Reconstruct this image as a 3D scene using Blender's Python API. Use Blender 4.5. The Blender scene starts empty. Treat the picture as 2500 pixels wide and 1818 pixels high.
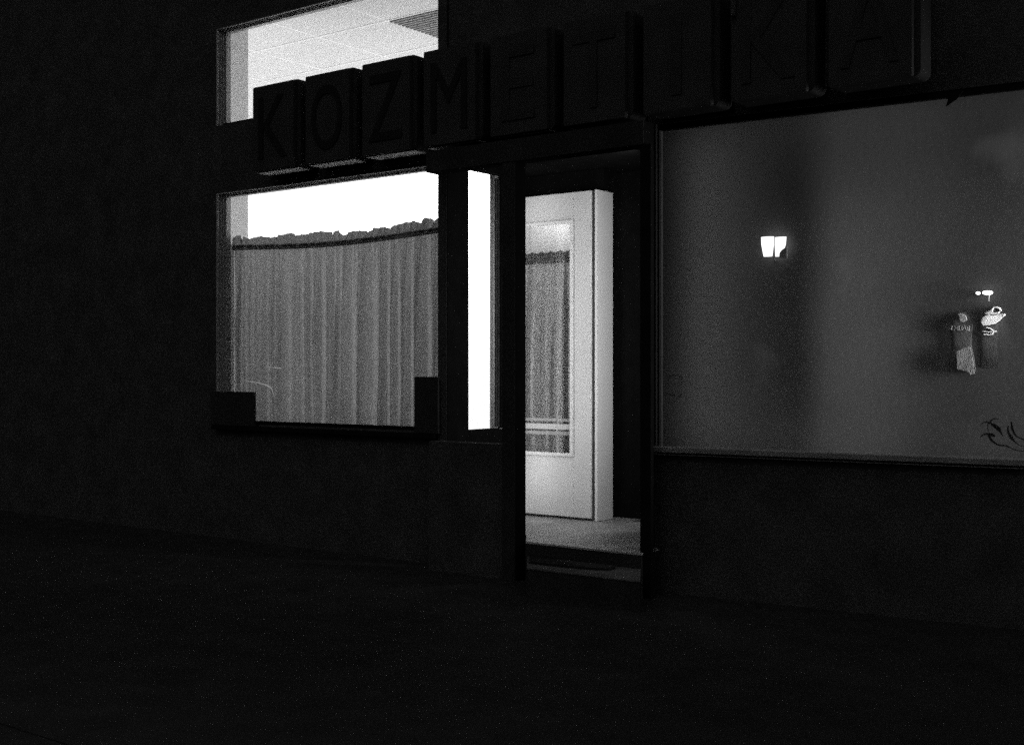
import bpy, bmesh, math, random
from mathutils import Vector, Matrix, noise

random.seed(7)
scene = bpy.context.scene
COL = scene.collection
EYE = 1.15                      # camera height; H below means height relative to the eye
F = 3000.0                      # focal length in pixels of the 2500 px wide photograph
YAW = math.radians(37.2)
SN, CS = math.sin(YAW), math.cos(YAW)

# ------------------------------------------------------------------ measuring helpers
def ray(px, py):
    u = (px - 1250.0) / F
    return Vector((-SN + u * CS, CS + u * SN, (909.0 - py) / F))
def xat(px, Y):
    d = ray(px, 0); return d.x / d.y * Y
def at(px, py, Y):
    d = ray(px, py); t = Y / d.y
    return Vector((d.x * t, Y, d.z * t + EYE))

# the wing with the wide showcase window stands turned by a few degrees
WA = math.radians(4.8)
WE = Vector((math.cos(WA), math.sin(WA), 0)); WN = Vector((math.sin(WA), -math.cos(WA), 0))   # along, outwards
WO = Vector((-3.283, 5.60, 0))
def wing(s, n, H):
    p = WO + WE * s + WN * n; return Vector((p.x, p.y, H + EYE))
def wing_at(px, py, n=0.0):
    d = ray(px, py); o = WO + WN * n
    t = (o.x * WN.x + o.y * WN.y) / (d.x * WN.x + d.y * WN.y)
    p = d * t; return Vector((p.x, p.y, p.z + EYE))
def wing_sH(px, py, n=0.0):
    p = wing_at(px, py, n); q = p - WO
    return q.x * WE.x + q.y * WE.y, p.z - EYE

# ------------------------------------------------------------------ materials (the picture is black and white)
def nodes(name):
    m = bpy.data.materials.new(name); m.use_nodes = True
    nt = m.node_tree
    return m, nt, nt.nodes['Principled BSDF']
def surf(name, lo, hi=None, rough=0.7, scale=8.0, bump=0.0, bscale=60.0, spec=0.3, metal=0.0, stretch=(1, 1, 1)):
    m, nt, b = nodes(name)
    hi = lo if hi is None else hi
    tc = nt.nodes.new('ShaderNodeTexCoord'); mp = nt.nodes.new('ShaderNodeMapping'); mp.inputs['Scale'].default_value = stretch
    nt.links.new(tc.outputs['Object'], mp.inputs['Vector'])
    n = nt.nodes.new('ShaderNodeTexNoise'); n.inputs['Scale'].default_value = scale; n.inputs['Detail'].default_value = 6
    nt.links.new(mp.outputs[0], n.inputs['Vector'])
    r = nt.nodes.new('ShaderNodeValToRGB')
    r.color_ramp.elements[0].position = .3; r.color_ramp.elements[0].color = (lo, lo, lo, 1)
    r.color_ramp.elements[1].position = .7; r.color_ramp.elements[1].color = (hi, hi, hi, 1)
    nt.links.new(n.outputs['Fac'], r.inputs[0]); nt.links.new(r.outputs[0], b.inputs['Base Color'])
    b.inputs['Roughness'].default_value = rough; b.inputs['Specular IOR Level'].default_value = spec
    b.inputs['Metallic'].default_value = metal
    if bump:
        n2 = nt.nodes.new('ShaderNodeTexNoise'); n2.inputs['Scale'].default_value = bscale; n2.inputs['Detail'].default_value = 4
        nt.links.new(mp.outputs[0], n2.inputs['Vector'])
        bp = nt.nodes.new('ShaderNodeBump'); bp.inputs['Strength'].default_value = bump; bp.inputs['Distance'].default_value = .01
        nt.links.new(n2.outputs['Fac'], bp.inputs['Height']); nt.links.new(bp.outputs[0], b.inputs['Normal'])
    return m
def glass(name, refl=0.04, tint=0.96):
    m = bpy.data.materials.new(name); m.use_nodes = True; nt = m.node_tree; nt.nodes.clear()
    o = nt.nodes.new('ShaderNodeOutputMaterial'); mx = nt.nodes.new('ShaderNodeMixShader')
    t = nt.nodes.new('ShaderNodeBsdfTransparent'); t.inputs[0].default_value = (tint, tint, tint, 1)
    g = nt.nodes.new('ShaderNodeBsdfGlossy'); g.inputs['Roughness'].default_value = .02
    lw = nt.nodes.new('ShaderNodeLayerWeight'); lw.inputs['Blend'].default_value = .5
    pw = nt.nodes.new('ShaderNodeMath'); pw.operation = 'POWER'; pw.inputs[1].default_value = 5
    nt.links.new(lw.outputs['Facing'], pw.inputs[0])
    fr = nt.nodes.new('ShaderNodeMath'); fr.operation = 'MULTIPLY_ADD'; fr.inputs[1].default_value = .9; fr.inputs[2].default_value = refl
    nt.links.new(pw.outputs[0], fr.inputs[0])
    nt.links.new(fr.outputs[0], mx.inputs[0]); nt.links.new(t.outputs[0], mx.inputs[1]); nt.links.new(g.outputs[0], mx.inputs[2])
    nt.links.new(mx.outputs[0], o.inputs[0]); return m
def film(name, col, cover):
    """a printed or frosted film stuck to glass: covers part of what is behind it"""
    m = bpy.data.materials.new(name); m.use_nodes = True; nt = m.node_tree; nt.nodes.clear()
    o = nt.nodes.new('ShaderNodeOutputMaterial'); mx = nt.nodes.new('ShaderNodeMixShader'); mx.inputs[0].default_value = cover
    t = nt.nodes.new('ShaderNodeBsdfTransparent'); d = nt.nodes.new('ShaderNodeBsdfDiffuse'); d.inputs[0].default_value = (col, col, col, 1)
    nt.links.new(t.outputs[0], mx.inputs[1]); nt.links.new(d.outputs[0], mx.inputs[2]); nt.links.new(mx.outputs[0], o.inputs[0]); return m
def cloth(name, refl, trans, weave=900.0):
    m = bpy.data.materials.new(name); m.use_nodes = True; nt = m.node_tree; nt.nodes.clear()
    o = nt.nodes.new('ShaderNodeOutputMaterial'); ad = nt.nodes.new('ShaderNodeAddShader')
    d = nt.nodes.new('ShaderNodeBsdfDiffuse'); t = nt.nodes.new('ShaderNodeBsdfTranslucent')
    tc = nt.nodes.new('ShaderNodeTexCoord'); n = nt.nodes.new('ShaderNodeTexNoise'); n.inputs['Scale'].default_value = 35; n.inputs['Detail'].default_value = 8
    mp = nt.nodes.new('ShaderNodeMapping'); mp.inputs['Scale'].default_value = (3, 3, .5)
    nt.links.new(tc.outputs['Object'], mp.inputs['Vector']); nt.links.new(mp.outputs[0], n.inputs['Vector'])
    for sh, c in ((d, refl), (t, trans)):
        r = nt.nodes.new('ShaderNodeMapRange'); r.inputs['From Min'].default_value = .3; r.inputs['From Max'].default_value = .7
        r.inputs['To Min'].default_value = c * .85; r.inputs['To Max'].default_value = c * 1.15
        nt.links.new(n.outputs['Fac'], r.inputs['Value']); nt.links.new(r.outputs[0], sh.inputs[0])
    nt.links.new(d.outputs[0], ad.inputs[0]); nt.links.new(t.outputs[0], ad.inputs[1]); nt.links.new(ad.outputs[0], o.inputs[0]); return m
def glow(name, s):
    m = bpy.data.materials.new(name); m.use_nodes = True; nt = m.node_tree; nt.nodes.clear()
    o = nt.nodes.new('ShaderNodeOutputMaterial'); e = nt.nodes.new('ShaderNodeEmission'); e.inputs['Strength'].default_value = s
    nt.links.new(e.outputs[0], o.inputs[0]); return m

M = {
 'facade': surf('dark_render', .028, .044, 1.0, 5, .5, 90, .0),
 'shade_black_paint': surf('shade_black_paint', .0055, .0075, 1.0, 12, .1, 40, .0),  # near black where porch light falls, shade put into the colour
 'dark_side': surf('dark_side', .010, .014, 1.0, 9, .1, 50, .0),
 'dark_front': surf('dark_front', .016, .024, 1.0, 6, .3, 70, .0),  # paler copy for street faces out of the porch light
 'post': surf('post_paint', .018, .026, .7, 9, .15, 50, .2),
 'frame': surf('aluminium_frame', .16, .22, .45, 20, .05, 80, .4),
 'dark_frame': surf('dark_frame', .035, .05, .5, 20, .05, 80, .3),
 'ledge': surf('sill_metal', .10, .16, .5, 6, .1, 30, .4),
 'white_wall': surf('white_plaster', .78, .82, .8, 3, .05, 30, .2),
 'pier': surf('pier_plaster', .74, .80, .8, 4, .1, 40, .2),
 'end_post': surf('end_post_paint', .55, .62, .9, 4, 0, 10, .0),
 'tile': surf('ceiling_tile', .66, .70, .9, 140, .06, 160, .0),
 'tile_bar': surf('ceiling_bar', .93, .95, .7, 4, 0, 10, .1),
 'vent': surf('vent_mesh', .10, .30, .8, 45, .3, 90, .2),
 'floor_in': surf('salon_floor', .42, .5, .5, 4, 0, 10, .3),
 'door': surf('door_paint', .70, .76, .55, 5, .03, 40, .3),
 'reveal': surf('reveal_paint', .80, .85, .6, 5, .03, 40, .2),
 'door_edge': surf('door_edge', .05, .09, .6, 9, 0, 10, .2),
 'bead': surf('glazing_bead', .78, .82, .5, 6, 0, 10, .3),
 'hall': surf('hall_plaster', .80, .85, .8, 5, .05, 30, .1),
 'blind': surf('pale_blind', .62, .68, .8, 5, 0, 10, .1),
 'porch_floor': surf('porch_stone', .20, .30, .42, 5, .12, 45, .45),
 'step': surf('step_stone', .05, .07, .95, 6, .25, 50, .0),
 'wedge': surf('wedge_grey', .08, .12, .9, 30, .1, 60, .1),
 'mat': surf('mat_rubber', .008, .014, .95, 60, .4, 120, .05),
 'pavement': surf('pavement', .017, .024, 1.0, 5, .4, 70, .0),
 'road': surf('asphalt', .016, .023, 1.0, 9, .5, 120, .0),
 'kerb': surf('kerb_stone', .016, .023, 1.0, 7, .3, 60, .0),
 'box_body': surf('sign_casing', .019, .026, 1.0, 10, .05, 40, .0),
 'box_face': surf('sign_face', .024, .032, .9, 7, .05, 50, .0),
 'dim_letter': surf('dim_letter', .020, .028, .9, 12, 0, 10, .0),  # toned near the face so these letters sink into the dark
 'box_lit_underside': surf('sign_lit_underside', .26, .34, .7, 12, .05, 50, .1),
 'letter': surf('sign_letter', .011, .015, .9, 12, 0, 10, .0),
 'board': surf('dark_card', .012, .018, .8, 12, .05, 40, .1),
 'backdrop': surf('backdrop_paper', .088, .102, .95, 2.2, .05, 30, .05),
 'dark_metal': surf('dark_metal', .02, .03, .5, 10, 0, 10, .3),
 'grey_pipe': surf('grey_pipe', .13, .2, .6, 10, .05, 30, .3),
 'wire': surf('bright_wire', .75, .85, .3, 10, 0, 10, .6), 'streak_glow': glow('streak_glow', .30),
 'reflected_dark_cloth': surf('reflected_dark_jersey', .08, .10, .95, 30, .3, 200, .05),
 'reflected_white_cloth': surf('reflected_white_jersey', .72, .85, .95, 40, .3, 160, .05),
 'grey_cloth': surf('grey_jersey', .22, .32, .95, 30, .3, 160, .05),
 'hood': surf('pale_plastic', .66, .7, .5, 4, 0, 10, .3),
 'glass': glass('window_glass'),
 'curtain': cloth('curtain_cotton', .14, .076),
 'curtain_head': cloth('curtain_heading', .10, .05),
 'door_curtain': cloth('door_curtain_sheer', .34, .12),
 'stripe': film('frosted_stripe', .80, .62), 'stripe_thin': film('frosted_stripe_thin', .75, .26),
 'decal': film('window_print', .006, .92), 'decal_faint': film('worn_window_print', .012, .40),
 'reflected_lamp_glass': glow('reflected_lamp_glass', 1.7), 'spot_glow': glow('spot_bulb', 6.0),
}

# ------------------------------------------------------------------ mesh helpers
def add_box(bm, x0, x1, y0, y1, h0, h1):
    vs = [bm.verts.new((x, y, h + EYE)) for h in (h0, h1) for y in (y0, y1) for x in (x0, x1)]
    for f in ((0, 2, 3, 1), (4, 5, 7, 6), (0, 1, 5, 4), (2, 6, 7, 3), (0, 4, 6, 2), (1, 3, 7, 5)):
        bm.faces.new([vs[i] for i in f])
def add_hex(bm, pts):
    """pts: 4 bottom, 4 top, both going round"""
    vs = [bm.verts.new(p) for p in pts]
    bm.faces.new(vs[3::-1]); bm.faces.new(vs[4:])
    for i in range(4):
        j = (i + 1) % 4; bm.faces.new((vs[i], vs[j], vs[4 + j], vs[4 + i]))
def wing_box(bm, s0, s1, n0, n1, h0, h1):
    add_hex(bm, [wing(s0, n1, h0), wing(s1, n1, h0), wing(s1, n0, h0), wing(s0, n0, h0),
                 wing(s0, n1, h1), wing(s1, n1, h1), wing(s1, n0, h1), wing(s0, n0, h1)])
def add_wall(bm, a, b, th, h0, h1):
    """upright slab from plan point a to b"""
    a = Vector((a[0], a[1])); b = Vector((b[0], b[1])); d = (b - a).normalized(); n = Vector((-d.y, d.x)) * th
    q = [a, b, b + n, a + n]
    add_hex(bm, [Vector((p.x, p.y, h0 + EYE)) for p in q] + [Vector((p.x, p.y, h1 + EYE)) for p in q])
def add_tube(bm, pts, r, seg=8):
    rings = []
    for i, p in enumerate(pts):
        a = pts[max(i - 1, 0)]; b = pts[min(i + 1, len(pts) - 1)]
        d = (Vector(b) - Vector(a)).normalized()
        up = Vector((0, 0, 1)) if abs(d.z) < .9 else Vector((1, 0, 0))
        u = d.cross(up).normalized(); v = d.cross(u)
        rr = r[i] if isinstance(r, (list, tuple)) else r
        rings.append([bm.verts.new(Vector(p) + (u * math.cos(2 * math.pi * k / seg) + v * math.sin(2 * math.pi * k / seg)) * rr) for k in range(seg)])
    for A, B in zip(rings, rings[1:]):
        for k in range(seg): bm.faces.new((A[k], A[(k + 1) % seg], B[(k + 1) % seg], B[k]))
    bm.faces.new(rings[0][::-1]); bm.faces.new(rings[-1])
def add_prism(bm, outline, p0, ax, ay, depth):
    """outline of (a,b) extruded by the vector depth"""
    f = [bm.verts.new(p0 + ax * a + ay * b) for a, b in outline]
    k = [bm.verts.new(p0 + ax * a + ay * b + depth) for a, b in outline]
    bm.faces.new(f); bm.faces.new(k[::-1])
    for i in range(len(f)):
        j = (i + 1) % len(f); bm.faces.new((f[j], f[i], k[i], k[j]))
def make(name, bm, mat, parent=None, bevel=0.0, smooth=False, label=None):
    bmesh.ops.recalc_face_normals(bm, faces=bm.faces)
    me = bpy.data.meshes.new(name); bm.to_mesh(me); bm.free()
    me.materials.append(mat if not isinstance(mat, str) else M[mat])
    if smooth:
        for p in me.polygons: p.use_smooth = True
    o = bpy.data.objects.new(name, me); COL.objects.link(o)
    if bevel:
        b = o.modifiers.new('bevel', 'BEVEL'); b.width = bevel; b.segments = 2; b.limit_method = 'ANGLE'
    if parent: adopt(o, parent)
    if label: o['label'] = label
    return o
def adopt(o, parent):
    o.parent = parent; bpy.context.view_layer.update(); o.matrix_parent_inverse = parent.matrix_world.inverted()
def thing(name, label, cat, loc, group=None):
    o = bpy.data.objects.new(name, None); COL.objects.link(o); o.location = loc; o.empty_display_size = .1
    o['label'] = label; o['category'] = cat
    if group: o['group'] = group
    bpy.context.view_layer.update(); return o
def tag(o, label, cat, group=None):
    o['label'] = label; o['category'] = cat
    if group: o['group'] = group
    return o
def B(): return bmesh.new()
def boxes(name, mat, parent, *bs, **kw):
    bm = B()
    for b in bs: add_box(bm, *b)
    return make(name, bm, mat, parent, **kw)

D = 5.60                                     # plane of the shop front
# ------------------------------------------------------------------ ground
bm = B(); add_box(bm, -60, 60, 2.2, 60, -1.45, -1.15); o = make('pavement', bm, 'pavement'); o['kind'] = 'structure'
bm = B(); add_box(bm, -60, 60, 2.05, 2.2, -1.45, -1.146); o = make('kerb', bm, 'kerb', bevel=.02); o['kind'] = 'structure'
bm = B(); add_box(bm, -60, 60, -40, 2.05, -1.5, -1.27); o = make('road', bm, 'road'); o['kind'] = 'structure'

# ------------------------------------------------------------------ the shop building
shop = thing('shop_building', 'dark rendered shop building with lit display windows and a recessed entrance porch', 'building', (-4.8, 5.8, 0))
XL, XR, XP = -6.845, -4.80, -4.73            # window left edge, corner post left and right
SILL, HEAD, T0, T1 = -.352, 1.249, 1.722, 2.397
TOP = 5.2
boxes('wall', 'facade', shop,
      (-16, XL, D, D + .07, -1.15, TOP), (XL, XR, D, D + .11, -1.15, SILL - .001),
      (XL, XR, D, D + .10, HEAD + .001, T0 - .001), (XL, XR, D, D + .10, T1 + .001, TOP),
      (XP, -3.29, D, D + .10, 1.30, TOP))
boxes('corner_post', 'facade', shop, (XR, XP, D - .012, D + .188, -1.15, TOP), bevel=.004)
boxes('post_shade_skin', 'shade_black_paint', shop, (XP + .001, XP + .005, D - .008, D + .188, -1.15, TOP))  # thin skin that darkens the post's porch side, shade put into its colour
boxes('return_wall', 'shade_black_paint', shop, (XP - .06, XP, 5.79, 6.14, -1.15, SILL - .001))
boxes('return_wall', 'shade_black_paint', shop, (XP - .06, XP, 5.79, 6.14, HEAD + .001, 1.9))

def stepped_frame(name, x0, x1, h0, h1, pane_y, steps, mat):
    """window frame of stepped aluminium sections: each step lies deeper and further in"""
    bm = B()
    y = D - .004
    for i, (w, dy) in enumerate(steps):
        a = sum(s[0] for s in steps[:i]); b = a + w; y1 = y + sum(s[1] for s in steps[:i])
        add_box(bm, x0 + a, x0 + b, y1, pane_y + .03, h0, h1)
        add_box(bm, x1 - b * .25, x1 - a * .25, y1, pane_y + .03, h0, h1)
        add_box(bm, x0 + b, x1 - b * .25, y1, pane_y + .03, h1 - b * .42, h1 - a * .42)
    return make(name, bm, mat, shop)
st = [(.014, .020), (.012, .012), (.014, .012), (.014, .0)]
def pane(name, parent, x0, x1, y, h0, h1):
    bm = B(); add_box(bm, x0, x1, y, y + .006, h0, h1); return make(name, bm, 'glass', parent)
dw = stepped_frame('display_window', XL, XR, SILL, HEAD, D + .05, st, 'frame')
boxes('bottom_rail', 'shade_black_paint', dw, (XL + .054, XR - .014, D + .01, D + .078, SILL, SILL + .020))
pane('pane', dw, XL + .02, XR - .006, D + .046, SILL + .006, HEAD - .006)
boxes('sill', 'shade_black_paint', dw, (XL, XR, D - .05, D - .006, SILL - .04, SILL - .014))
tw = stepped_frame('transom_window', XL, XR, T0, T1, D + .05, st, 'frame')
boxes('bottom_rail', 'shade_black_paint', tw, (XL + .054, XR - .014, D + .01, D + .078, T0, T0 + .012))
pane('pane', tw, XL + .02, XR - .006, D + .046, T0 + .006, T1 - .006)

# side window of the display, facing the entrance
bm = B()
add_box(bm, XP - .05, XP - .014, 5.79, 6.13, HEAD - .008, HEAD); add_box(bm, XP - .05, XP - .014, 5.79, 6.13, SILL, SILL + .002)
add_box(bm, XP - .05, XP - .004, 6.13, 6.14, SILL, HEAD)
sw = make('side_window', bm, 'dark_side', shop)
for y0 in (6.088, 6.112):
    boxes('frame_bead', 'dark_frame', sw, (XP - .028, XP - .016, y0, y0 + .009, SILL + .012, HEAD - .03))
bm = B(); add_box(bm, XP - .036, XP - .030, 5.79, 6.098, SILL + .002, HEAD - .008); make('pane', bm, 'glass', sw)
bm = B(); add_tube(bm, [Vector((XP - .062, 6.130, SILL + EYE)), Vector((XP - .062, 6.130, HEAD + EYE))], .030, 28)
make('end_post', bm, 'end_post', sw, smooth=True)

# ---- salon behind the windows
CEIL, FLR, BACK, WEST = 2.62, -.92, 9.0, -10.0
bm = B()
add_box(bm, WEST, -5.6, BACK, BACK + .1, FLR, CEIL)                       # back
add_box(bm, WEST - .1, WEST, D + .12, BACK, FLR, CEIL)                    # west
add_wall(bm, (-4.87, 6.42), (-5.60, BACK), -.06, FLR, CEIL)               # splayed partition behind the door
add_wall(bm, (XP - .028, 6.17), (-4.85, 6.42), -.03, FLR, CEIL)
make('salon_wall', bm, 'white_wall', shop)
boxes('window_pier', 'pier', shop, (-7.3, XL + .045, D + .085, D + .245, FLR, CEIL), (WEST, -7.3, D + .085, D + .12, FLR, CEIL))
boxes('window_board', 'dark_side', shop, (XL + .046, XR, D + .112, D + .35, SILL - .05, SILL - .014))
boxes('salon_floor', 'floor_in', shop, (WEST, XP, D + .12, BACK, FLR - .06, FLR))
# suspended ceiling: tiles and the bars between them
bm = B(); add_box(bm, WEST, -4.79, D + .105, BACK, CEIL, CEIL + .05)
ce = make('salon_ceiling', bm, 'tile', shop)
bx0, by0, tile = -2.397 * CEIL, 2.57 * CEIL, .73
bm = B()
for i in range(-6, 4):
    X = bx0 + i * tile
    if X < -4.85: add_box(bm, X - .009, X + .009, D + .12, BACK - .01, CEIL - .0018, CEIL - .0004)
for j in range(-2, 4):
    Y = by0 + j * tile
    if D + .2 < Y < BACK: add_box(bm, WEST, -4.83, Y - .009, Y + .009, CEIL - .0032, CEIL - .0020)
make('ceiling_bar', bm, 'tile_bar', ce)
bm = B()
add_box(bm, bx0 + .012, bx0 + tile - .012, by0 + .012, by0 + tile - .012, CEIL - .0019, CEIL - .0004)
for k in range(16):
    y = by0 + .014 + k * .0440
    add_box(bm, bx0 + .014, bx0 + tile - .014, y, y + .024, CEIL - .012, CEIL - .0025)
make('ceiling_vent', bm, 'vent', ce)

# ---- entrance porch
def slab(name, mat, plan, h0, h1, **kw):
    bm = B(); add_hex(bm, [Vector((x, y, h0 + EYE)) for x, y in plan] + [Vector((x, y, h1 + EYE)) for x, y in plan])
    return make(name, bm, mat, shop, **kw)
NOSE = 5.374
pxl, pxr = -4.168, -3.276
boxes('porch_post', 'shade_black_paint', shop, (pxl, -4.078, 5.406, 5.5, -1.15, 1.16), bevel=.003)
boxes('post_face', 'dark_front', shop, (pxl, -4.080, 5.4, 5.405, -1.15, 1.16))  # paler skin on the street side; the post behind is toned as shade
boxes('parapet', 'facade', shop, (XP + .008, pxl - .002, 5.42, 5.5, -1.15, -.40))
boxes('lintel', 'shade_black_paint', shop, (XP + .008, -3.255, 5.401, 5.5, 1.162, 1.285), (XP + .008, -3.32, 5.5, 5.598, 1.262, 1.285))
boxes('lintel_face', 'dark_front', shop, (XP + .008, -3.255, 5.395, 5.4, 1.164, 1.285))  # paler street skin over the beam, which is toned as shade
boxes('porch_pillar', 'shade_black_paint', shop, (pxr, -3.214, 5.4, 5.43, -1.15, 1.163))
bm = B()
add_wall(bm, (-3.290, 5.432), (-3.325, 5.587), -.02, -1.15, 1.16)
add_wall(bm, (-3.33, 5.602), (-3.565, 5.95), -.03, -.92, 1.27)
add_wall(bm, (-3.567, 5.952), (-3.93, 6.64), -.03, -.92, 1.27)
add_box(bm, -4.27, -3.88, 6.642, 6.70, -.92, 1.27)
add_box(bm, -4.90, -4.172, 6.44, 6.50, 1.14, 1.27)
make('porch_wall', bm, 'shade_black_paint', shop)
slab('porch_ceiling', 'shade_black_paint', [(-4.90, 5.601), (-3.345, 5.601), (-3.97, 6.7), (-4.90, 6.7)], 1.272, 1.298)
edge = [(-3.986, NOSE), (-3.255, NOSE), (-3.272, 5.588), (-4.138, 5.588)]
slab('porch_floor', 'porch_floor', edge, -.93, -.92)
slab('porch_base', 'dark_front', [(-3.99, NOSE + .004), (-3.257, NOSE + .004), (-3.274, 5.588), (-4.136, 5.588)], -1.15, -.931)  # riser toned darker than the floor slab, its shade put into the colour
boxes('inner_floor', 'porch_floor', shop, (XP + .008, -3.34, 5.589, 6.64, -1.0, -.9205))

tread = [(-3.745, 5.06), (-3.07, 5.06), (-3.258, NOSE + .002), (-3.978, NOSE + .002)]
slab('step', 'step', tread, -1.006, -1.0)
slab('step_base', 'dark_front', [(-3.743, 5.064), (-3.072, 5.064), (-3.26, NOSE + .002), (-3.976, NOSE + .002)], -1.15, -1.0065)  # dark riser below the thin tread, coloured as if unlit

# ---- the door in the porch
DY = 6.36
gx0, gx1, gh0, gh1 = -4.79, -4.345, -.528, .957
bm = B()
dl, dr, dt, db = -4.86, -4.213, 1.128, -.905
add_box(bm, dl, gx0, DY, DY + .045, db, dt); add_box(bm, gx1, dr, DY, DY + .045, db, dt)
add_box(bm, gx0, gx1, DY, DY + .045, gh1, dt); add_box(bm, gx0, gx1, DY, DY + .045, db, gh0)
door = make('door', bm, 'door', shop, bevel=.003, label='white part glazed door with a gathered curtain behind its glass')
bm = B()
w = .022
for a in ((gx0, gx0 + w, gh0, gh1), (gx1 - w, gx1, gh0, gh1), (gx0 + w, gx1 - w, gh1 - w, gh1), (gx0 + w, gx1 - w, gh0, gh0 + w)):
    add_box(bm, a[0], a[1], DY - .012, DY + .012, a[2], a[3])
make('glazing_bead', bm, 'bead', door, bevel=.004)
M['door_glass'] = glass('door_glass', .006)
pane('pane', door, gx0 + w, gx1 - w, DY + .014, gh0 + w, gh1 - w)
door.children[-1].data.materials[0] = M['door_glass']
for h, hh, mt in ((-.300, .018, 'stripe_thin'), (-.343, .034, 'stripe'), (-.384, .022, 'stripe_thin')):
    bm = B(); add_box(bm, gx0 + w, gx1 - w, DY + .0085, DY + .0115, h - hh / 2, h + hh / 2)
    make('frosted_stripe', bm, mt, door)
boxes('hall_screen', 'hall', shop, (-4.90, -4.24, 6.60, 6.63, db, 1.10))
boxes('door_frame', 'reveal', door, (-4.186, -4.168, DY + .002, 6.54, -.918, dt), (dl, -4.186, DY + .08, 6.44, dt - .03, dt))
boxes('hinge_gap', 'door_edge', door, (dr + .001, -4.187, DY + .012, DY + .04, -.918, dt - .002))

# ---- wing with the wide showcase window
WT, WB, S1 = 1.27, -.381, 4.6
bm = B()
wing_box(bm, -.075, 9, -.12, 0, -1.15, WB - .05); wing_box(bm, -.075, 9, -.12, 0, WT + .03, TOP)
wing_box(bm, S1, 9, -.12, 0, WB - .05, WT + .03); wing_box(bm, -.075, -.045, -.12, 0, WB - .05, WT + .03)
make('wing_wall', bm, 'facade', shop)
bm = B()
wing_box(bm, -.045, -.012, -.05, .012, WB - .03, WT + .03); wing_box(bm, -.012, -.001, -.05, -.006, WB - .03, WT + .03)
sh = make('showcase_window', bm, 'dark_front', shop, label='wide dim showcase window with a grey backdrop and scroll prints on its glass')
bm = B(); wing_box(bm, -.001, S1, -.05, -.006, WT, WT + .03); make('head_rail', bm, 'shade_black_paint', sh)
bm = B(); wing_box(bm, -.045, S1, .0, .055, WB - .034, WB - .004); make('sill', bm, 'ledge', sh, bevel=.004)
bm = B(); wing_box(bm, -.001, S1, -.03, -.024, WB - .002, WT - .001); make('pane', bm, 'glass', sh)
bm = B()
wing_box(bm, -.045, S1, -.62, -.125, 1.405, 1.43); wing_box(bm, -.045, S1, -.62, -.125, -.46, -.435)
wing_box(bm, S1, S1 + .03, -.62, -.125, -.43, 1.40); wing_box(bm, -.045, S1, -.122, -.052, -.46, WB - .036)
make('showcase_box', bm, 'shade_black_paint', shop)

def stroke(bm, pts, widths, n):
    """a tapering brush stroke lying on the showcase glass; points measured along the glass"""
    P = []
    N = 6
    for i in range(len(pts) - 1):
        p0 = pts[max(i - 1, 0)]; p1 = pts[i]; p2 = pts[i + 1]; p3 = pts[min(i + 2, len(pts) - 1)]
        for k in range(N):
            t = k / N
            q = [.5 * ((2 * p1[c]) + (-p0[c] + p2[c]) * t + (2 * p0[c] - 5 * p1[c] + 4 * p2[c] - p3[c]) * t * t + (-p0[c] + 3 * p1[c] - 3 * p2[c] + p3[c]) * t ** 3) for c in (0, 1)]
            P.append((q[0], q[1], widths[i] * (1 - t) + widths[i + 1] * t))
    P.append((pts[-1][0], pts[-1][1], widths[-1]))
    L = []
    for i, (a, b, wd) in enumerate(P):
        a0, b0, _ = P[max(i - 1, 0)]; a1, b1, _ = P[min(i + 1, len(P) - 1)]
        d = Vector((a1 - a0, b1 - b0)).normalized(); nn = Vector((-d.y, d.x)) * wd / 2
        L.append((bm.verts.new(wing(a + nn.x, n, b + nn.y)), bm.verts.new(wing(a - nn.x, n, b - nn.y))))
    for (a, b), (c, d) in zip(L, L[1:]): bm.faces.new((a, c, d, b))
def decal(strokes, ox, oy, sc, mat, mirror=None):
    bm = B()
    k = 6.3 / F / sc
    for pts, ws in strokes:
        q = [wing_sH(ox + x / sc, oy + y / sc, -.022) for x, y in pts]
        stroke(bm, q, [x * k for x in ws], -.022)
        if mirror is not None:
            stroke(bm, [(2 * mirror - a, b) for a, b in q], [x * k for x in ws], -.0222)
    return make('scroll_decal', bm, mat, sh)
S = [([(1180, 670), (1210, 605), (1280, 575), (1350, 590), (1450, 640), (1540, 710), (1590, 780), (1635, 870)], [6, 12, 18, 28, 55, 85, 34, 8]),
     ([(1340, 600), (1330, 680), (1340, 765)], [16, 16, 10]),
     ([(1370, 580), (1420, 528), (1490, 508), (1560, 528)], [26, 22, 18, 10]),
     ([(1180, 880), (1240, 832), (1330, 815), (1420, 835), (1475, 870)], [12, 24, 36, 66, 20]),
     ([(1350, 835), (1390, 920), (1460, 990), (1560, 1040), (1700, 1055), (1800, 1100), (1870, 1132), (2000, 1155), (2120, 1150)], [44, 44, 36, 28, 24, 18, 18, 16, 10]),
     ([(1760, 640), (1735, 700), (1750, 790), (1800, 880), (1870, 965), (1960, 1040), (2080, 1070)], [12, 26, 40, 66, 26, 16, 8]),
     ([(1800, 560), (1815, 660), (1840, 760), (1900, 850), (1980, 900), (2080, 935), (2200, 950)], [12, 40, 44, 26, 20, 30, 10])]
m0, _ = wing_sH(2530, 1050)
decal(S, 2250, 960, 8.244, 'decal', mirror=m0)
S2 = [([(170, 560), (240, 460), (340, 430), (420, 475), (420, 570), (350, 610)], [8, 26, 32, 40, 30, 8]),
      ([(180, 720), (280, 760), (380, 775), (440, 715)], [8, 28, 34, 8]), ([(370, 780), (320, 850), (270, 905)], [10, 22, 8])]
decal(S2, 1600, 850, 6.595, 'decal_faint')

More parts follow.
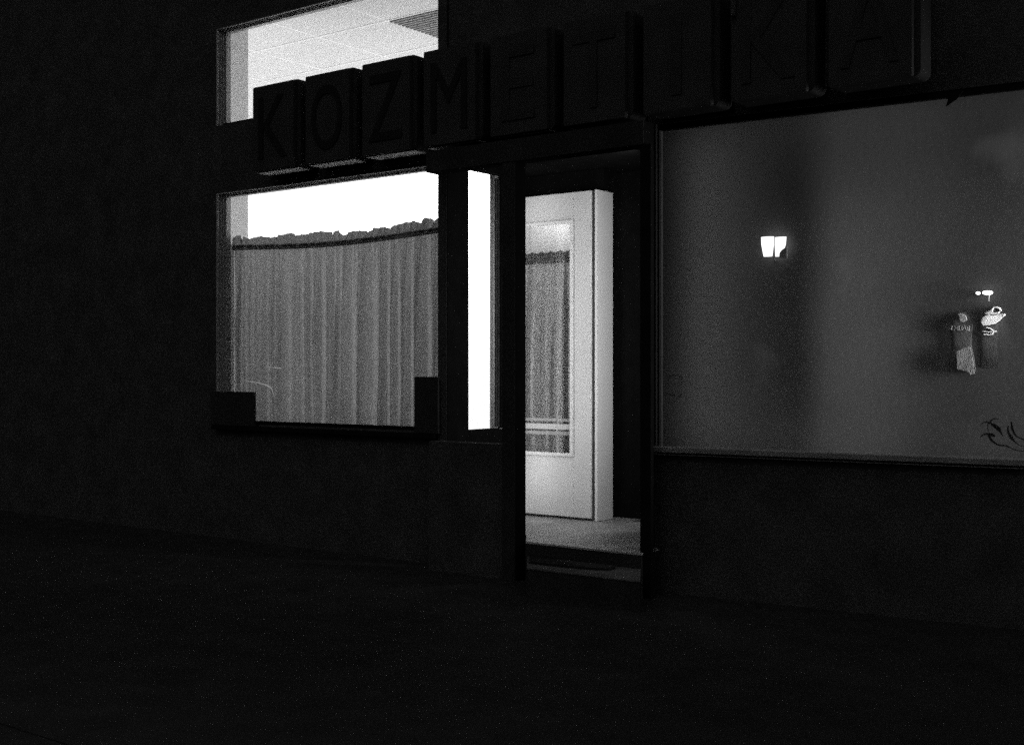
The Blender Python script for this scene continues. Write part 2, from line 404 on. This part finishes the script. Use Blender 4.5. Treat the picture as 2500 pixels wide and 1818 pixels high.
# paper backdrop behind the showcase glass, folds shaped to give its bright band
s_r, _ = wing_sH(1990, 800, -.2)
def back_n(s, v):
    """distance in front of the mean plane; a soft ridge, shaped for the bright band, runs up the sheet"""
    c = s_r + .0 + .08 * v
    wdt = .32 + .26 * v
    x = s - c
    left = .11 * x
    right = (-.30 * .22 * (1 - math.exp(-x / .22)) if x > 0 else -.30 * x) + .062 * x
    k = 1 / (1 + math.exp(-x / (wdt * .45)))
    return -.34 + left * (1 - k) + right * k
bm = B()
NS, NV = 220, 24
g = []
for j in range(NV + 1):
    v = j / NV; row = []
    for i in range(NS + 1):
        s = -.20 + (S1 + .18) * i / NS
        row.append(bm.verts.new(wing(s, back_n(s, v) + .004 * noise.noise(Vector((s * 2.2, v * 3, 1))), -.43 + 1.83 * v)))
    g.append(row)
for j in range(NV):
    for i in range(NS): bm.faces.new((g[j][i], g[j][i + 1], g[j + 1][i + 1], g[j + 1][i]))
tag(make('backdrop', bm, 'backdrop', smooth=True), 'plain grey paper backdrop filling the wide showcase window, brighter towards its middle', 'backdrop')

# small pipe on the facade above the sign, torn flap under it
pp = at(1790, 40, 5.385)
bm = B(); add_tube(bm, [pp, Vector((pp.x, pp.y, TOP + EYE))], .014, 12)
make('cable_duct', bm, 'grey_pipe', shop, smooth=True)
a = wing_at(2322, 242, .03)
bm = B()
q = [wing_sH(px, py, .03) for px, py in ((2298, 233), (2352, 224), (2336, 243), (2310, 261), (2316, 244))]
add_prism(bm, q, WO + WN * .03 + Vector((0, 0, EYE)), WE, Vector((0, 0, 1)), WN * .01)
tag(make('hook', bm, 'shade_black_paint'), 'small dark hook hanging under the sign above the showcase window', 'hook')

# ------------------------------------------------------------------ letter boxes of the sign
PITCH, BW = .4965, .386
BX0 = xat(617.3, 5.40)
def rounded(x0, x1, z0, z1, r, n=5):
    pts = []
    for cx, cz, a0 in ((x1 - r, z1 - r, 0), (x0 + r, z1 - r, 90), (x0 + r, z0 + r, 180), (x1 - r, z0 + r, 270)):
        for k in range(n + 1):
            a = math.radians(a0 + 90 * k / n); pts.append((cx + r * math.cos(a), cz + r * math.sin(a)))
    return pts
X3, Z3, Y3 = Vector((1, 0, 0)), Vector((0, 0, 1)), Vector((0, 1, 0))
def letter_mesh(ch):
    cu = bpy.data.curves.new('letter', 'FONT'); cu.body = ch; cu.size = .58; cu.extrude = .004; cu.offset = .0
    cu.align_x = 'CENTER'
    t = bpy.data.objects.new('letter_src', cu); COL.objects.link(t)
    dg = bpy.context.evaluated_depsgraph_get()
    me = bpy.data.meshes.new_from_object(t.evaluated_get(dg)); bpy.data.objects.remove(t)
    zs = [v.co.y for v in me.vertices]; xs = [v.co.x for v in me.vertices]
    w_ = max(xs) - min(xs); h_ = max(zs) - min(zs)
    for v in me.vertices:
        v.co = Vector(((v.co.x - (max(xs) + min(xs)) / 2) * min(.27 / w_, 1.0), -v.co.z, (v.co.y - min(zs)) * .40 / h_))
    me.materials.clear(); me.materials.append(M['letter' if ch in 'KOZM' else 'dim_letter']); return me
ordn = ['first box from the left, above the lit display window', 'second box from the left', 'third box from the left',
        'fourth box, beside the dark corner post', 'fifth box, over the side window', 'sixth box, over the doorway',
        'seventh box, above the showcase window edge', 'third box from the right', 'last box on the right']
def sign_bodies():
    bm = B(); add_prism(bm, rounded(-.022, BW + .030, 0, .563, .035), Vector((0, .032, 0)), X3, Z3, Y3 * .135); body = bm
    bm = B(); add_prism(bm, rounded(0, BW, 0, .553, .006, 2), Vector((0, 0, 0)), X3, Z3, Y3 * .03); return body, bm
HB = 1.314
first = None
for i, ch in enumerate('KOZMETIKA'):
    lab = 'dark sign box lettered %s, %s' % (ch, ordn[i])
    loc = Vector((BX0 + PITCH * i, 5.40, HB + EYE))
    t = thing('sign_box', lab, 'sign', loc, 'letter boxes of the shop sign')
    if first is None:
        b1, f1 = sign_bodies()
        body = make('casing', b1, 'box_body', bevel=.004); face = make('face', f1, 'box_face', bevel=.002)
        b2 = B(); add_prism(b2, [(.0, .036), (BW + .006, .036), (BW + .006, .150), (.0, .150)], Vector((0, 0, -.004)), X3, Y3, Z3 * .003)
        base = make('lit_underside', b2, 'box_lit_underside')  # pale underside stands in for window light, left boxes only
        first = (body, face, base)
    else:
        body, face = first[0].copy(), first[1].copy()
        COL.objects.link(body); COL.objects.link(face); base = None
        if i < 5: base = first[2].copy(); COL.objects.link(base)
    body.parent = t; face.parent = t
    if base: base.parent = t
    l = bpy.data.objects.new('letter', letter_mesh(ch))
    if i > 4: l.data.materials[0] = M['dim_letter']
    COL.objects.link(l); l.parent = t
    l.location = (BW / 2, -.003, .075)

# ------------------------------------------------------------------ cafe curtain in the display window
CY = D + .115
cx0, cx1 = XL + .047, XR + .0
def rod_h(x):
    t = (x - cx0) / (cx1 - cx0)
    return .886 - .006 * t - .032 * math.sin(math.pi * t) ** 1.2
def folds(x0, x1, w0, w1, amp, seed):
    """pleats of gathered cloth, wider towards the right end: (start, end, depth, where the crest lies)"""
    r = random.Random(seed); out = []; p = x0
    while p < x1:
        t = (p - x0) / (x1 - x0); w = r.uniform(*w0) * (1 - t) + r.uniform(*w1) * t
        if r.random() < .3: w *= .5
        out.append((p, p + w, min(amp * r.uniform(.55, 1.25), w * .6), r.uniform(.58, .93) if r.random() < .8 else r.uniform(.25, .5))); p += w
    return out
def cloth_strip(bm, prof, x0, x1, y, top, bottom, rows, seed, cols=22, sway_a=.017, gather=.005):
    r = random.Random(seed); line = []
    for k, (a, b, amp, tp) in enumerate(prof):
        for c in range(cols):
            t = c / cols
            e = (.5 - .5 * math.cos(math.pi * t / tp)) ** .8 if t < tp else .5 + .5 * math.cos(math.pi * (t - tp) / (1 - tp))
            line.append((a + (b - a) * t, amp * e, k, t))
    ph = [r.uniform(0, 6.28) for _ in range(len(prof) + 2)]; sh = [r.uniform(-1, 1) for _ in range(len(prof) + 2)]
    g = []
    for j in range(rows + 1):
        v = j / rows; row = []
        for (xx, yy, k, t) in line:
            s0 = sh[k] * math.sin(v * 2.2 + ph[k] * .3) * v + .5 * math.sin(v * 7 + ph[k]) * max(v - .55, 0)
            s1 = sh[k + 1] * math.sin(v * 2.2 + ph[k + 1] * .3) * v + .5 * math.sin(v * 7 + ph[k + 1]) * max(v - .55, 0)
            am = .22 + .78 * min(1, v * 2.4) + .25 * math.sin(ph[k] + v * 4) * v
            fine = gather * (math.sin(xx * 190 + ph[k]) + .6 * math.sin(xx * 330 + ph[k] * 2)) * max(0, 1 - v * 3.2)
            wr = .0035 * noise.noise(Vector((xx * 16, v * 5, seed)))
            X = min(max(xx + sway_a * (s0 * (1 - t) + s1 * t), x0), x1)
            zt = top(X) if callable(top) else top
            zb = bottom(X) if callable(bottom) else bottom
            row.append(bm.verts.new((X, y - yy * am + fine + wr, zt + (zb - zt) * v + EYE)))
        g.append(row)
    for j in range(rows):
        for i in range(len(line) - 1): bm.faces.new((g[j][i], g[j][i + 1], g[j + 1][i + 1], g[j + 1][i]))
prof = folds(cx0, cx1, (.04, .10), (.09, .23), .062, 17)
cur = thing('cafe_curtain', 'long gathered cafe curtain hanging from a rod across the lit display window', 'curtain', (cx0, CY, EYE))
bm = B(); cloth_strip(bm, prof, cx0, cx1, CY + .01, rod_h, SILL - .012, 44, 3); make('curtain_fabric', bm, 'curtain', cur, smooth=True)
# ruffled heading above the rod
bm = B(); r = random.Random(21)
x = cx0; g0, g1, g2, g3 = [], [], [], []
while x < cx1:
    w = r.uniform(.07, .24); hgt = r.uniform(.055, .085); notch = r.uniform(.45, .9); skew = r.uniform(.3, .7); n = max(8, int(w / .006))
    a_ = r.uniform(-.010, .012); lean = r.uniform(-.012, .016)
    for i in range(n):
        t = i / n; arc = (t / skew if t < skew else (1 - t) / (1 - skew)); arc = min(1, arc * 1.6) ** .7
        h = hgt * (notch + (1 - notch) * arc) + r.uniform(-.0008, .0008) + .006 * max(0, math.sin(t * 14 + w * 90)) ** 4
        X = min(x + w * t, cx1); yy = a_ * math.cos(t * 6.28) + .005 * math.sin(X * 110)
        zr = rod_h(X) + EYE
        for gg, dy, dz, lx in ((g0, .35 * yy, -.028, 0), (g1, yy * .5, .006, 0), (g2, yy * 1.1, h * .55, lean * .5), (g3, yy * 1.7, h, lean)):
            gg.append(bm.verts.new((min(max(X + lx, cx0), cx1), CY - .014 + dy, zr + dz)))
    x += w
for a, b in ((g0, g1), (g1, g2), (g2, g3)):
    for i in range(len(a) - 1): bm.faces.new((a[i], a[i + 1], b[i + 1], b[i]))
make('ruffled_heading', bm, 'curtain_head', cur)
bm = B(); add_tube(bm, [Vector((cx0 + (cx1 - cx0) * i / 24, CY - .004, rod_h(cx0 + (cx1 - cx0) * i / 24) + EYE)) for i in range(25)], .011, 10)
make('curtain_rod', bm, 'dark_metal', cur, smooth=True)

# curtain behind the glass of the door
dc = thing('door_curtain', 'short grey gathered curtain behind the glass of the white door', 'curtain', (gx0, DY + .06, EYE))
prof2 = folds(gx0 - .01, gx1 + .01, (.06, .12), (.06, .12), .065, 9)
bm = B(); cloth_strip(bm, prof2, gx0 - .01, gx1 + .01, DY + .085, .715, gh0 - .01, 30, 8, sway_a=.012, gather=.003); make('curtain_fabric', bm, 'door_curtain', dc, smooth=True)
bm = B(); r = random.Random(4); g0, g1 = [], []
for i in range(150):
    x = gx0 - .01 + (gx1 - gx0 + .02) * i / 149
    yy = .010 * math.sin(i * .55) + .004 * math.sin(i * 1.3)
    g0.append(bm.verts.new((x, DY + .07 + yy * .6, .70 + EYE))); g1.append(bm.verts.new((x, DY + .066 + yy, .772 + .005 * math.sin(i * .27) + .003 * math.sin(i * .83) + EYE)))
for i in range(149): bm.faces.new((g0[i], g0[i + 1], g1[i + 1], g1[i]))
make('gathered_heading', bm, 'curtain_head', dc, smooth=True)

# ------------------------------------------------------------------ things in and around the display window
bm = B(); add_box(bm, XL - .012, xat(625, D - .03), D - .046, D - .03, SILL - .012, xat(0, 1) * 0 - .131)
tag(make('display_board', bm, 'board', bevel=.002), 'wide low dark board standing in the left corner of the curtained window', 'board', 'dark boards in the display window')
bm = B(); add_box(bm, xat(1016, D - .03), XR + .03, D - .046, D - .03, SILL - .012, -.026)
tag(make('display_board', bm, 'board', bevel=.002), 'narrow taller dark board in the right corner of the curtained window', 'board', 'dark boards in the display window')
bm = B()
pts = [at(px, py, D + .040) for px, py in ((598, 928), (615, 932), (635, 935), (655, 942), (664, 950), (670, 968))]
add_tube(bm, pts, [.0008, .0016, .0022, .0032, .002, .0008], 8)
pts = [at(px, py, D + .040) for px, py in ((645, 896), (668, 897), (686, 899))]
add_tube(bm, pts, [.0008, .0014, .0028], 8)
tag(make('reflection_streak', bm, 'streak_glow'), 'thin bent reflection streak modelled as a glowing line on the glass at the lower left of the curtain', 'wire')  # glowing tubes stand in for a reflected streak
c = at(604, 625, 8.2)
bm = B(); bmesh.ops.create_uvsphere(bm, u_segments=32, v_segments=20, radius=.34)
for v in bm.verts: v.co = Vector((v.co.x, v.co.y * .8, v.co.z * 1.0)) + c
hd = thing('hood_dryer', 'pale rounded dryer hood just showing above the curtain beside the window pier', 'hair dryer', (c.x, c.y, .23))
make('hood', bm, 'hood', hd, smooth=True)
bm = B(); add_tube(bm, [Vector((c.x, c.y + .1, .23)), Vector((c.x, c.y + .1, c.z - .2))], .03, 12); add_tube(bm, [Vector((c.x, c.y + .1, .235)), Vector((c.x, c.y + .1, .27))], .28, 20)
make('stand', bm, 'grey_pipe', hd, smooth=True)

# doormat with one rounded end on the step, pale wedge shape added by the back wall of the porch
bm = B()
out = [(-3.955, 5.368), (-3.46, 5.368)]
for k in range(0, 10):
    a = math.radians(90 - 90 * k / 9); out.append((-3.46 - .0 + .10 * math.cos(a) - .0, 5.25 + .118 * math.sin(a)))
for k in range(0, 10):
    a = math.radians(-90 * k / 9); out.append((-3.70 + .34 * math.cos(a), 5.25 + .07 * math.sin(a)))
out += [(-3.82, 5.18)]
add_prism(bm, out, Vector((0, 0, -.9995 + EYE)), X3, Y3, Z3 * .012)
tag(make('doormat', bm, 'mat'), 'black rubber doormat with a rounded corner lying on the lower entrance step', 'doormat')
bm = B()
p = Vector((-4.00, 6.50, -.919 + EYE))
add_prism(bm, [(0, 0), (.24, 0), (.24, .055), (.14, .05)], p, X3, Z3, Y3 * .06)
tag(make('pale_wedge', bm, 'wedge'), 'pale wedge lying on the porch floor by the dark back wall', 'wedge')

# ------------------------------------------------------------------ reflections built as objects behind the showcase glass: lamp, two dressed forms, two spotlights
sl_, _ = wing_sH(1890, 602, -.3)
LN = back_n(sl_, .6) + .05
def wv(px, py, n): return wing_at(px, py, n)
lc = wv(1890, 602, LN)
lamp = thing('reflected_lamp', 'reflected glowing lamp with two tapered glass shades, modelled behind the showcase glass', 'lamp', (lc.x, lc.y, lc.z - .06))  # stands in for a lamp reflected in the glass
def shade(corners, n):
    bm = B(); (tl, tr, br, bl) = corners
    R = []
    for (l, r_, y) in ((tl[0], tr[0], tl[1]), (tl[0] * .8 + bl[0] * .2 - .6, tr[0] * .8 + br[0] * .2 + .4, tl[1] * .6 + bl[1] * .4), (bl[0], br[0], bl[1])):
        a = wv(l, y, n); b = wv(r_, y, n); c_ = (a + b) / 2; rad = (b - a).length / 2
        R.append([bm.verts.new(c_ + WE * (rad * math.cos(2 * math.pi * k / 20)) + WN * (rad * .55 * math.sin(2 * math.pi * k / 20))) for k in range(20)])
    for A, C_ in zip(R, R[1:]):
        for k in range(20): bm.faces.new((A[k], A[(k + 1) % 20], C_[(k + 1) % 20], C_[k]))
    bm.faces.new(R[-1][::-1])
    return bm
make('reflected_lamp_shade', shade(((1858.4, 578.5), (1889.6, 578.5), (1885.6, 626), (1864.4, 626)), LN), 'reflected_lamp_glass', lamp, smooth=False)
make('reflected_lamp_shade', shade(((1892, 579), (1920, 579), (1909, 626), (1893, 626)), LN), 'reflected_lamp_glass', lamp, smooth=False)
bm = B(); q = [wing_sH(px, py, LN + .04) for px, py in ((1922, 602), (1916, 606), (1909, 611), (1904, 618), (1903, 630), (1922, 630))]
add_prism(bm, q, WO + WN * (LN + .04) + Vector((0, 0, EYE)), WE, Z3, WN * .006); make('reflected_lamp_bracket', bm, 'backdrop', lamp)
bm = B(); add_tube(bm, [wv(1890.6, 627, LN), wv(1890.6, 636, LN), wv(1890.6, 636, LN - .10)], .006, 8)
make('reflected_lamp_arm', bm, 'dark_metal', lamp)

sg, _ = wing_sH(2390, 800, -.3)
GN = back_n(sg, .5) + .002
def gp(x, y, n=GN): return wv(2250 + x / 5.496, 660 + y / 5.496, n)
def flat(bm, pts, n, th=.006):
    q = [wing_sH(2250 + x / 5.496, 660 + y / 5.496, n) for x, y in pts]
    add_prism(bm, q, WO + WN * n + Vector((0, 0, EYE)), WE, Z3, WN * th)
def form(cx_, rows):
    """a dressed bust: stacked elliptical rings (y, half width) in crop pixels"""
    bm = B(); R = []
    for y, hw, *o in rows:
        c_ = gp(cx_ + (o[0] if o else 0), y); rad = hw / 5.496 / F * 6.6
        R.append([bm.verts.new(c_ + WE * rad * math.cos(2 * math.pi * k / 28) + WN * rad * .06 * math.sin(2 * math.pi * k / 28)) for k in range(28)])
    for A, C_ in zip(R, R[1:]):
        for k in range(28): bm.faces.new((A[k], A[(k + 1) % 28], C_[(k + 1) % 28], C_[k]))
    bm.faces.new(R[0][::-1]); bm.faces.new(R[-1]); return bm
def ribbon(bm, pts, w_, n):
    add_tube(bm, [gp(x, y, n) for x, y in pts], w_, 8)
b_ = gp(960, 1300)
t = thing('reflected_form', 'small model of a reflected dressed bust with a white hooded yoke and chevron stripes in the showcase', 'mannequin', (b_.x, b_.y, b_.z), 'reflected busts modelled in the showcase')  # stands in for a garment reflected in the glass
make('reflected_dark_body', form(960, [(560, 30), (600, 60), (640, 130), (720, 160), (870, 148), (1000, 140), (1300, 150)]), 'reflected_dark_cloth', t, smooth=True)
bm = B()
flat(bm, [(800, 700), (806, 660), (830, 620), (880, 600), (960, 606), (1040, 585), (1110, 578), (1132, 596), (1090, 630), (1040, 680), (985, 715), (900, 735), (820, 742)], GN + 0.0060)
make('reflected_white_yoke', bm, 'reflected_white_cloth', t, bevel=.002)
bm = B(); ribbon(bm, [(806, 690), (835, 662), (880, 645), (960, 632), (1010, 618)], .0022, GN + 0.0066); make('reflected_seam', bm, 'reflected_dark_cloth', t)
bm = B(); ribbon(bm, [(850, 578), (900, 560), (940, 538), (968, 500), (1005, 497), (1045, 512), (1062, 540), (1030, 570), (960, 582), (900, 586), (850, 578)], .0052, GN + 0.0055)
flat(bm, [(855, 584), (945, 535), (965, 580)], GN + 0.0055); make('reflected_hood_rim', bm, 'reflected_white_cloth', t)
bm = B(); ribbon(bm, [(820, 820), (900, 828), (1012, 820)], .0026, GN + 0.0074); ribbon(bm, [(870, 768), (925, 780), (965, 812), (1005, 820)], .0026, GN + 0.0074)
ribbon(bm, [(830, 855), (900, 866), (945, 856), (965, 828)], .0026, GN + 0.0074); make('reflected_chevron_stripe', bm, 'reflected_white_cloth', t)

b_ = gp(560, 1400)
t = thing('reflected_form', 'small model of a reflected dressed bust with arched lettering across the chest in the showcase', 'mannequin', (b_.x, b_.y, b_.z), 'reflected busts modelled in the showcase')  # second stand-in for a reflected garment
make('reflected_dark_body', form(545, [(560, 40), (610, 70), (680, 110), (760, 125), (900, 110), (1000, 105), (1180, 140), (1360, 160)]), 'reflected_dark_cloth', t, smooth=True)
bm = B(); flat(bm, [(482, 604), (508, 574), (560, 585), (592, 600), (616, 664), (560, 696), (516, 690), (506, 612)], GN + 0.0055); make('white_collar', bm, 'grey_cloth', t, bevel=.002)
bm = B()
GLY = {'I': [[(0, 0), (0, 1)]], 'M': [[(0, 0), (0, 1), (.5, .4), (1, 1), (1, 0)]], 'U': [[(0, 1), (0, .1), (.5, 0), (1, .1), (1, 1)]],
       'A': [[(0, 0), (.5, 1), (1, 0)], [(.2, .4), (.8, .4)]], 'R': [[(1, 0), (1, 1), (.3, 1), (0, .75), (.3, .5), (1, .5)], [(.4, .5), (0, 0)]]}
for ch, x, y, w_, h_ in (('I', 398, 795, 8, 50), ('M', 435, 805, 44, 58), ('U', 497, 805, 38, 60), ('A', 548, 800, 46, 62), ('R', 604, 815, 30, 74)):
    for ln in GLY[ch]: ribbon(bm, [(x + a * w_ + b * 10, y - b * h_) for a, b in ln], .0016, GN + 0.0070)
make('chest_lettering', bm, 'grey_cloth', t)
bm = B(); flat(bm, [(470, 1085), (560, 1050), (650, 1012), (690, 1200), (712, 1392), (660, 1390), (600, 1342), (480, 1318)], GN + 0.0086, .004); make('skirt_panel', bm, 'grey_cloth', t)
bm = B(); ribbon(bm, [(480, 1322), (540, 1330), (600, 1346), (640, 1372), (665, 1395)], .0022, GN + 0.0093); make('reflected_hem', bm, 'reflected_white_cloth', t)

for (px0, px1, y, lab) in ((732, 776, 304, 'reflection of a small round lit spotlight above the lettered bust'), (826, 940, 298, 'reflection of a wider lit spotlight with a dangling cord above the hooded bust')):
    p = gp((px0 + px1) / 2, y, GN + .05)
    t = thing('reflected_spotlight', lab, 'reflected_spotlight', (p.x, p.y, p.z), 'reflected spotlights modelled in the showcase')  # stands in for a reflected shop light
    bm = B(); hw = (px1 - px0) / 2 / 5.496 / F * 6.5; hh = (16 if px1 - px0 < 60 else 22) / 5.496 / F * 6.5
    R = [bm.verts.new(p + WE * hw * (abs(math.cos(a)) ** .6 * (1 if math.cos(a) > 0 else -1)) + Z3 * hh * math.sin(a)) for a in [2 * math.pi * k / 28 for k in range(28)]]
    bm.faces.new(R); ext = bmesh.ops.extrude_face_region(bm, geom=bm.faces[:])
    bmesh.ops.translate(bm, verts=[v for v in ext['geom'] if isinstance(v, bmesh.types.BMVert)], vec=WN * -.012)
    make('bulb', bm, 'spot_glow', t)
    bm = B(); q = p + WN * -.013; add_tube(bm, [q, q + WN * -.12], hh * .8, 12); make('mount', bm, 'dark_metal', t)
    if px1 - px0 > 60:
        bm = B(); add_tube(bm, [gp(912, 316, GN + .05), gp(906, 350, GN + .05), gp(902, 415, GN + .05)], [.003, .0012, .0008], 6); make('reflected_cord', bm, 'wire', t)

# ------------------------------------------------------------------ lights
def area(name, loc, target, sx, sy, power, spread=math.pi):
    l = bpy.data.lights.new(name, 'AREA'); l.shape = 'RECTANGLE'; l.size = sx; l.size_y = sy; l.energy = power; l.spread = spread
    o = bpy.data.objects.new(name, l); COL.objects.link(o); o.location = loc
    o.rotation_euler = (Vector(target) - Vector(loc)).to_track_quat('-Z', 'Y').to_euler(); return o
# fluorescent panels of the salon, set in its ceiling well behind the windows
area('salon_ceiling_light', (-6.9, 8.3, CEIL + EYE - .015), (-6.9, 8.3, 0), 1.2, .6, 128)
area('salon_ceiling_light', (-8.6, 7.8, CEIL + EYE - .015), (-8.6, 7.8, 0), 1.2, .6, 100)
area('curtain_side_fill', (-9.4, 6.30, EYE + .5), (-5.6, 5.75, EYE + .3), .4, 1.8, 16, math.radians(60))  # unseen side light added to rake the curtain folds
# unseen light assumed on the side wall of the porch
area('unseen_porch_light', (-3.68, 5.98, EYE + .35), (-4.60, 6.10, EYE + .35), .12, 1.8, 6.2)
area('post_fill', (-4.165, 5.515, EYE + .35), (-4.45, 6.4, EYE + .35), .09, 1.7, 1.6)  # unseen fill added behind the post to brighten the door
area('return_fill', (-4.665, 6.08, EYE + .20), (-4.40, 6.40, EYE + .20), .05, 2.0, 2.3)  # unseen fill added by the return wall for the door's left side
area('hall_fill', (-4.56, 6.47, EYE + 1.06), (-4.56, 6.60, EYE + .55), .5, .05, .7)  # unseen light added to brighten the screen behind the door glass
# unseen end light added to bring out the backdrop's bright band
p = wing(3.9, -.08, .35); q = wing(1.0, -.33, .35)
area('showcase_end_fill', p, q, .20, 1.5, 31, math.radians(50))
area('showcase_left_fill', wing(-.01, -.14, .42), wing(.30, -.42, .42), .03, 1.7, 1.3)  # added fill for the left end of the backdrop
for hh in (1.38, -.425):
    p = wing(2.0, -.14, hh); q = wing(2.0, -.40, hh * .45 + .2)
    area('showcase_strip_fill', p, q, 4.4, .03, 1.1)  # added fills that lift the backdrop's base tone
# pin spots of the two busts
for x, y, tx, ty, e in ((900, 330, 960, 680, 1.1), (770, 330, 560, 700, .7)):
    l = bpy.data.lights.new('pin_spot', 'SPOT'); l.energy = e; l.spot_size = math.radians(42); l.spot_blend = .9; l.shadow_soft_size = .01
    o = bpy.data.objects.new('pin_spot', l); COL.objects.link(o)
    a = gp(x, y - 60, GN + .115); b = gp(tx, ty, GN + .04); o.location = a; o.rotation_euler = (b - a).to_track_quat('-Z', 'Y').to_euler()

# night sky: a very weak desaturated sky with broken clouds, and a faint moon
w_ = bpy.data.worlds.new('World'); scene.world = w_; w_.use_nodes = True; nt = w_.node_tree
bg = nt.nodes['Background']
sky = nt.nodes.new('ShaderNodeTexSky'); sky.sky_type = 'NISHITA'; sky.sun_disc = False
sky.sun_elevation = math.radians(32); sky.sun_rotation = math.radians(160)
bw = nt.nodes.new('ShaderNodeRGBToBW'); nt.links.new(sky.outputs[0], bw.inputs[0])
tc = nt.nodes.new('ShaderNodeTexCoord'); cl = nt.nodes.new('ShaderNodeTexNoise'); cl.inputs['Scale'].default_value = 5; cl.inputs['Detail'].default_value = 4
nt.links.new(tc.outputs['Generated'], cl.inputs['Vector'])
rp = nt.nodes.new('ShaderNodeValToRGB'); rp.color_ramp.elements[0].position = .56; rp.color_ramp.elements[0].color = (.1, .1, .1, 1)
rp.color_ramp.elements[1].position = .66; rp.color_ramp.elements[1].color = (4, 4, 4, 1)
nt.links.new(cl.outputs['Fac'], rp.inputs[0])
sx = nt.nodes.new('ShaderNodeSeparateXYZ'); nt.links.new(tc.outputs['Generated'], sx.inputs[0])
hi = nt.nodes.new('ShaderNodeMapRange'); hi.inputs['From Min'].default_value = .30; hi.inputs['From Max'].default_value = .45
hi.inputs['To Min'].default_value = .12; hi.inputs['To Max'].default_value = 1
nt.links.new(sx.outputs['Z'], hi.inputs['Value'])
m2 = nt.nodes.new('ShaderNodeMath'); m2.operation = 'MULTIPLY'
nt.links.new(rp.outputs[0], m2.inputs[0]); nt.links.new(hi.outputs[0], m2.inputs[1])
mu = nt.nodes.new('ShaderNodeMath'); mu.operation = 'MULTIPLY'
nt.links.new(bw.outputs[0], mu.inputs[0]); nt.links.new(m2.outputs[0], mu.inputs[1]); nt.links.new(mu.outputs[0], bg.inputs['Color'])
bg.inputs['Strength'].default_value = .155
w_.cycles.sampling_method = 'NONE'
sl = bpy.data.lights.new('moon', 'SUN'); sl.energy = .008; sl.angle = math.radians(.5)
so = bpy.data.objects.new('moon', sl); COL.objects.link(so); so.rotation_euler = (math.radians(58), 0, math.radians(20))

# ------------------------------------------------------------------ camera
cd = bpy.data.cameras.new('camera'); cam = bpy.data.objects.new('camera', cd); COL.objects.link(cam)
cam.location = (0, 0, EYE); cam.rotation_euler = (math.radians(90), 0, YAW)
cd.sensor_width = 36; cd.lens = F / 2500 * 36; cd.clip_end = 500; cd.clip_start = .05
scene.camera = cam
scene.render.engine = 'CYCLES'
scene.cycles.use_denoising = False
scene.cycles.use_adaptive_sampling = False
scene.cycles.max_bounces = 8; scene.cycles.diffuse_bounces = 5; scene.cycles.transparent_max_bounces = 16
scene.cycles.sample_clamp_indirect = 1.5
scene.view_settings.view_transform = 'Standard'; scene.view_settings.look = 'None'; scene.view_settings.exposure = 0
